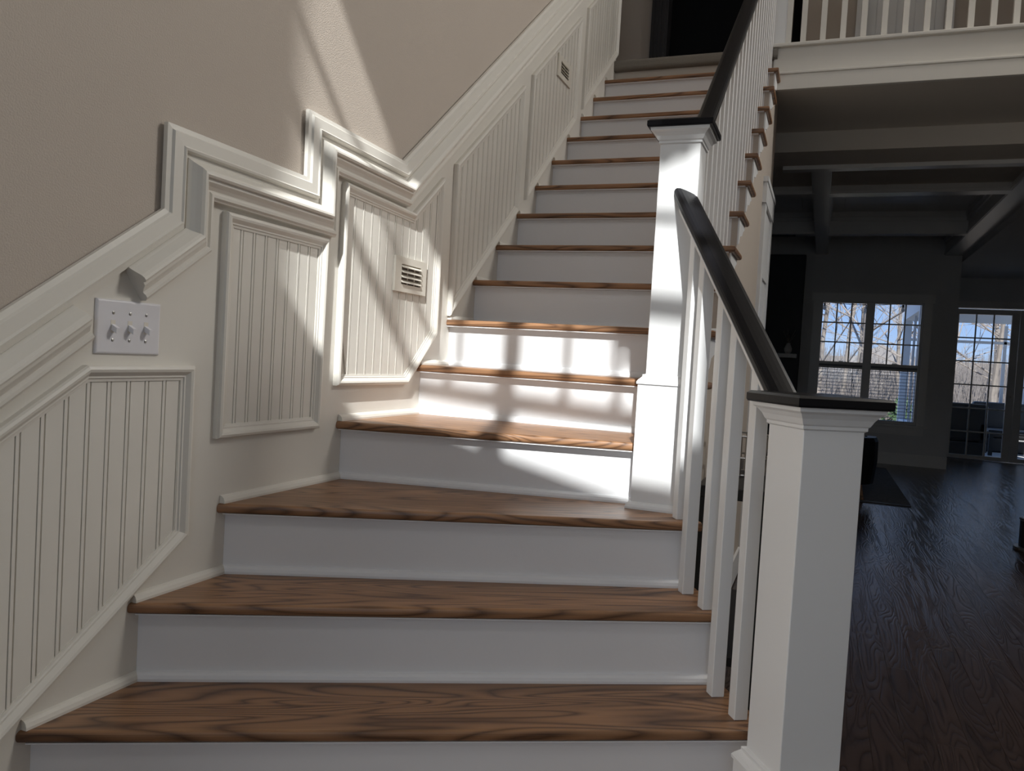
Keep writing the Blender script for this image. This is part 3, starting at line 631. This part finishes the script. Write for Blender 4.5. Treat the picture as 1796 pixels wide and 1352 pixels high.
def arc(r0, r1, z0, z1, a0, a1, cx, cy, n_=14):
    mb = MB(); rings = []
    for j in range(n_+1):
        an = a0+(a1-a0)*j/n_; c, s_ = math.cos(an), math.sin(an)
        rings.append([(cx+r0*c, cy+r0*s_, z0), (cx+r1*.93*c, cy+r1*.93*s_, z0), (cx+r1*c, cy+r1*s_, (z0+z1)/2), (cx+r1*.99*c, cy+r1*.99*s_, z1-.04), (cx+r1*.94*c, cy+r1*.94*s_, z1), (cx+r0*c, cy+r0*s_, z1), (cx+r0*.97*c, cy+r0*.97*s_, z1-.04)])
    return mb.rings(rings)
arc(.26, .365, .16, .61, math.radians(-200), math.radians(20), 1.66, 8.55).build('backrest', M_LEATH, ac, smooth=False)
MB().lathe((1.66, 8.55, .20), [(.05, 0), (.27, 0), (.285, .03), (.285, .16), (.25, .20), (.05, .205)], 24).build('seat', M_LEATH, ac)
for sx, sy in ((-1, -1), (1, -1), (1, 1), (-1, 1)):
    MB().tube((1.66+sx*.20, 8.55+sy*.20, .20), (1.66+sx*.24, 8.55+sy*.24, .012), .022, .014, 10).build('leg', M_TREAD, ac)
sp = thing('floor_stand', 'low dark round stand with pale rims at the right edge of the wood floor', 'stand', (3.05, 6.75, 0))
MB().lathe((3.05, 6.75, 0), [(.02, 0), (.195, 0), (.20, .01), (.195, .022), (.17, .024), (.02, .024)], 28).build('base_ring', M_CHROME, sp)
MB().lathe((3.05, 6.75, .024), [(.165, 0), (.165, .19)], 28).build('drum', M_DARKW, sp)
MB().lathe((3.05, 6.75, .214), [(.168, 0), (.172, .006), (.168, .018), (.15, .02), (.02, .02)], 28).build('top_rim', M_CHROME, sp)

# ================================================================== OUTSIDE
gz = -.9
gp = [(17.5, gz), (60, gz), (85, gz+1.5), (120, 3.2), (160, 4.8)]
mb = MB(); mb.rings([[(-40, y_, z_), (90, y_, z_), (90, y_, gz-3), (-40, y_, gz-3)] for y_, z_ in gp]); mb.build('ground', M_GROUND, kind='structure')
pd = box('porch_floor', 2.2, 8.5, 14.27, 17.6, -.25, -.02, M_BRICK); tag(pd, kind='structure')
pf = thing('screened_porch', 'pale framed screened porch outside the glazed doors', 'porch', (5.0, 17.2, -.02))
for x_ in (2.95, 5.05, 7.1): box('post', x_-.07, x_+.07, 17.25, 17.39, -.02, 2.62, M_PORCHW, pf)
for x_ in (4.62, 5.75): box('screen_mullion', x_-.025, x_+.025, 17.29, 17.35, .42, 2.30, M_PORCHW, pf)
box('header', 2.88, 7.17, 17.24, 17.40, 2.34, 2.62, M_PORCHW, pf); box('mid_rail', 3.02, 7.03, 17.29, 17.35, 1.95, 2.0, M_PORCHW, pf)
box('knee_wall', 3.02, 7.03, 17.27, 17.37, -.02, .42, M_PORCHW, pf)
for y_ in (14.6, ): box('post', 2.88, 3.02, y_, y_+.14, -.02, 2.62, M_PORCHW, pf)
box('header', 2.88, 3.02, 14.74, 17.24, 2.34, 2.62, M_PORCHW, pf)
box('knee_wall', 2.90, 3.0, 14.74, 17.25, -.02, .42, M_PORCHW, pf); box('screen_mullion', 2.93, 2.97, 15.9, 15.95, .42, 2.34, M_PORCHW, pf)
MB().prism([(2.8, 14.3, 2.62), (7.3, 14.3, 2.62), (7.3, 17.7, 2.62), (2.8, 17.7, 2.62)], (0, 0, .12)).build('roof', M_PORCHW, pf)
def pchair(label, cx, cy, w, back):
    t = thing('porch_sofa', label, 'sofa', (cx, cy, -.02), 'dark porch seating')
    box('seat_base', cx-w/2, cx+w/2, cy-.38, cy+.38, -.02, .24, M_LEATH, t, bev=.03)
    box('seat_cushion', cx-w/2+.1, cx+w/2-.1, cy-.36, cy+.30, .24, .40, M_LEATH, t, bev=.04)
    box('backrest', cx-w/2, cx+w/2, cy+back*.28-.1, cy+back*.28+.1, .24, .86, M_LEATH, t, bev=.05)
    for s_ in (-1, 1): box('arm', cx+s_*(w/2-.06)-.06, cx+s_*(w/2-.06)+.06, cy-.38, cy+.38, .22, .56, M_LEATH, t, bev=.03)
pchair('dark porch armchair with a high back just outside the glazed door', 3.62, 15.1, .75, -1)
pchair('long low dark porch sofa under the screen wall', 5.0, 16.7, 1.8, 1)
pt = thing('porch_table', 'low dark table on the porch seen through the glazed doors', 'table', (4.55, 15.8, -.02))
box('table_top', 4.15, 4.95, 15.5, 16.1, .38, .42, M_LEATH, pt, bev=.01)
for sx in (4.2, 4.9):
    for sy in (15.55, 16.05): box('leg', sx-.03, sx+.03, sy-.03, sy+.03, -.02, .38, M_LEATH, pt)
sl = thing('string_lights', 'string of small bulbs hung outside the far twin window', 'string lights', (2.0, 13.4, 2.3))
mb = MB(); pp = [(1.0+j*.12, 13.4, 2.32+.10*((j-8)/8)**2-.02) for j in range(17)]
for a, b in zip(pp, pp[1:]): mb.tube(a, b, .005, .005, 5)
mb.build('cord', M_BLACK, sl)
for xx in (1.42, 2.02, 2.53):
    zc = 2.32+.10*(((xx-1.0)/.12-8)/8)**2-.02
    bb = MB().tube((xx, 13.4, zc), (xx, 13.4, zc-.06), .014, .016, 8).build('socket', M_BLACK, sl)
    MB().lathe((xx, 13.4, zc-.13), [(.004, 0), (.022, .012), (.028, .035), (.018, .065), (.012, .072)], 12).build('bulb', M_LENS, sl)
nh = thing('neighbour_house', 'distant tan house with a gable roof among the bare trees', 'house', (4.5, 60, gz))
box('wall', 1.5, 8.5, 58, 64, gz, 1.4, M_SIDING, nh)
MB().prism([(1.2, 57.6, 1.4), (8.8, 57.6, 1.4), (5.0, 57.6, 3.4)], (0, 6.8, 0)).build('roof', M_ROOF, nh)
for xx in (2.6, 5.6): box('window', xx, xx+1.0, 57.9, 57.99, -.1, 1.0, M_SLATE, nh)
def tree(label, x_, y_, H_, r_, seed, levels=4):
    rnd = random.Random(seed); t = thing('bare_tree', label, 'tree', (x_, y_, gz), 'bare winter trees beyond the windows')
    tk, br = MB(), MB(); pts = []; p = Vector((x_, y_, gz)); lean = Vector((rnd.uniform(-.06, .06), rnd.uniform(-.06, .06), 1)); n_ = 7
    for j in range(n_+1):
        pts.append((p.copy(), r_*(1-.75*j/n_))); p = p+lean*(H_/n_)+Vector((rnd.uniform(-.12, .12), rnd.uniform(-.12, .12), 0))
    for (a, ra), (b, rb) in zip(pts, pts[1:]): tk.tube(a, b, ra, rb, 7)
    def grow(p, d, L_, r__, lv):
        q = p+d*L_; br.tube(p, q, r__, r__*.6, 4 if lv < 2 else 5)
        if lv == 0: return
        for _ in range(3 if lv > 1 else 4):
            f_ = rnd.uniform(.35, 1); nd = (d+Vector((rnd.uniform(-.8, .8), rnd.uniform(-.8, .8), rnd.uniform(-.2, .7)))).normalized()
            grow(p+d*L_*f_, nd, L_*rnd.uniform(.5, .75), r__*.5, lv-1)
    for j in range(15):
        f_ = rnd.uniform(.15, .98); i_ = min(int(f_*n_), n_-1); P_ = pts[i_][0].lerp(pts[i_+1][0], f_*n_-i_)
        an = rnd.uniform(0, 6.28); grow(P_, Vector((math.cos(an), math.sin(an), rnd.uniform(.3, 1.0))).normalized(), H_*.20*(1.2-f_*.5), max(.018, pts[i_][1]*.35), 3)
    tk.build('trunk', M_BARK, t); br.build('branches', M_TWIG, t)
TREES = [(2.6, 26, 11, 0.127, 'thick-trunked bare tree nearest the far window, left pane'), (3.9, 30, 12, 0.094, 'slim bare tree behind the window mullion'), (4.6, 24.5, 10, 0.072, 'thin bare tree in the right-hand sash of the far window'),
         (1.2, 31, 12, 0.099, 'bare tree at the left edge of the far window view'), (2.2, 38, 13, 0.110, 'bare tree standing back behind the thick trunk'), (6.0, 36, 13, 0.110, 'bare tree beyond the white porch post'),
         (6.6, 29, 12, 0.094, 'bare tree seen through the left lites of the glazed door'), (7.4, 34, 13, 0.110, 'bare tree in the middle of the glazed door view'), (8.1, 31, 12, 0.099, 'dark bare tree at the right of the glazed door view'),
         (5.2, 47, 14, 0.121, 'far bare tree behind the distant house roof line'), (9.5, 42, 14, 0.110, 'far bare tree at the right beyond the porch'), (3.2, 52, 14, 0.121, 'farthest bare tree in the left window view')]
for j, (x_, y_, H_, r_, lb) in enumerate(TREES): tree(lb, x_, y_, H_, r_, 100+j)
mb = MB(); rnd = random.Random(5)                 # woodland thicket: thin stems nobody could count
for j in range(9000):
    y_ = rnd.uniform(38, 80); x_ = 1.47+(y_)*rnd.uniform(-.06, .30); h_ = rnd.uniform(.6, 3.6)*(y_/55)
    mb.tube((x_, y_, gz), (x_+rnd.uniform(-.7, .7), y_+rnd.uniform(-.5, .5), gz+h_), rnd.uniform(.015, .05), .01, 3)
tag(mb.build('woodland_thicket', M_TWIG), 'brown leafless woodland thicket beyond the trees', 'thicket', kind='stuff')
def shrub(label, x_, y_, r_, h_, seed):
    rnd = random.Random(seed); t = thing('shrub', label, 'shrub', (x_, y_, gz), 'green shrubs at the wood edge'); mb = MB()
    for _ in range(420):
        th_, ph = rnd.uniform(0, 6.28), rnd.uniform(0, 1.5); rr = rnd.uniform(.6, 1)
        c = Vector((x_+r_*rr*math.cos(th_)*math.cos(ph), y_+r_*rr*math.sin(th_)*math.cos(ph), gz+h_*rr*math.sin(ph)+.05))
        a = Vector((rnd.uniform(-1, 1), rnd.uniform(-1, 1), rnd.uniform(-1, 1)))*.13; b = Vector((rnd.uniform(-1, 1), rnd.uniform(-1, 1), rnd.uniform(-1, 1)))*.07
        mb.add([c, c+a+b, c+a*1.6, c+a-b], [(0, 1, 2, 3)])
    mb.build('foliage', M_GREEN, t); MB().tube((x_, y_, gz), (x_, y_, gz+h_*.6), .04, .02, 6).build('stem', M_BARK, t)
shrub('green shrub low in the left half of the far window', 2.35, 24, .9, 1.3, 1); shrub('green shrub low in the right half of the far window', 3.6, 25, .8, 1.4, 2)
shrub('wide green shrub at the lower right of the glazed door view', 7.0, 27, 1.1, 1.5, 3)

# light portals in the openings (sampling guides for the sky light)
en = Vector((-e.y, e.x, 0))
def fportal(a, b, z0, z1):
    c = FP((U(a)+U(b))/2, (z0+z1)/2, .1); q = en.to_track_quat('-Z', 'Y').to_euler(); portal('sky_portal', c, q, (b-a)*k, z1-z0)

q = Vector((0, -1, 0)).to_track_quat('-Z', 'Y').to_euler()
portal('sky_portal', (2.04, WY-.05, 1.4), q, 1.32, 1.68); portal('sky_portal', (4.08, 14.06, 1.2), q, 1.6, 2.3)
scene.cycles.max_bounces = 10; scene.cycles.diffuse_bounces = 5; scene.cycles.transparent_max_bounces = 16
scene.cycles.sample_clamp_indirect = 6.0
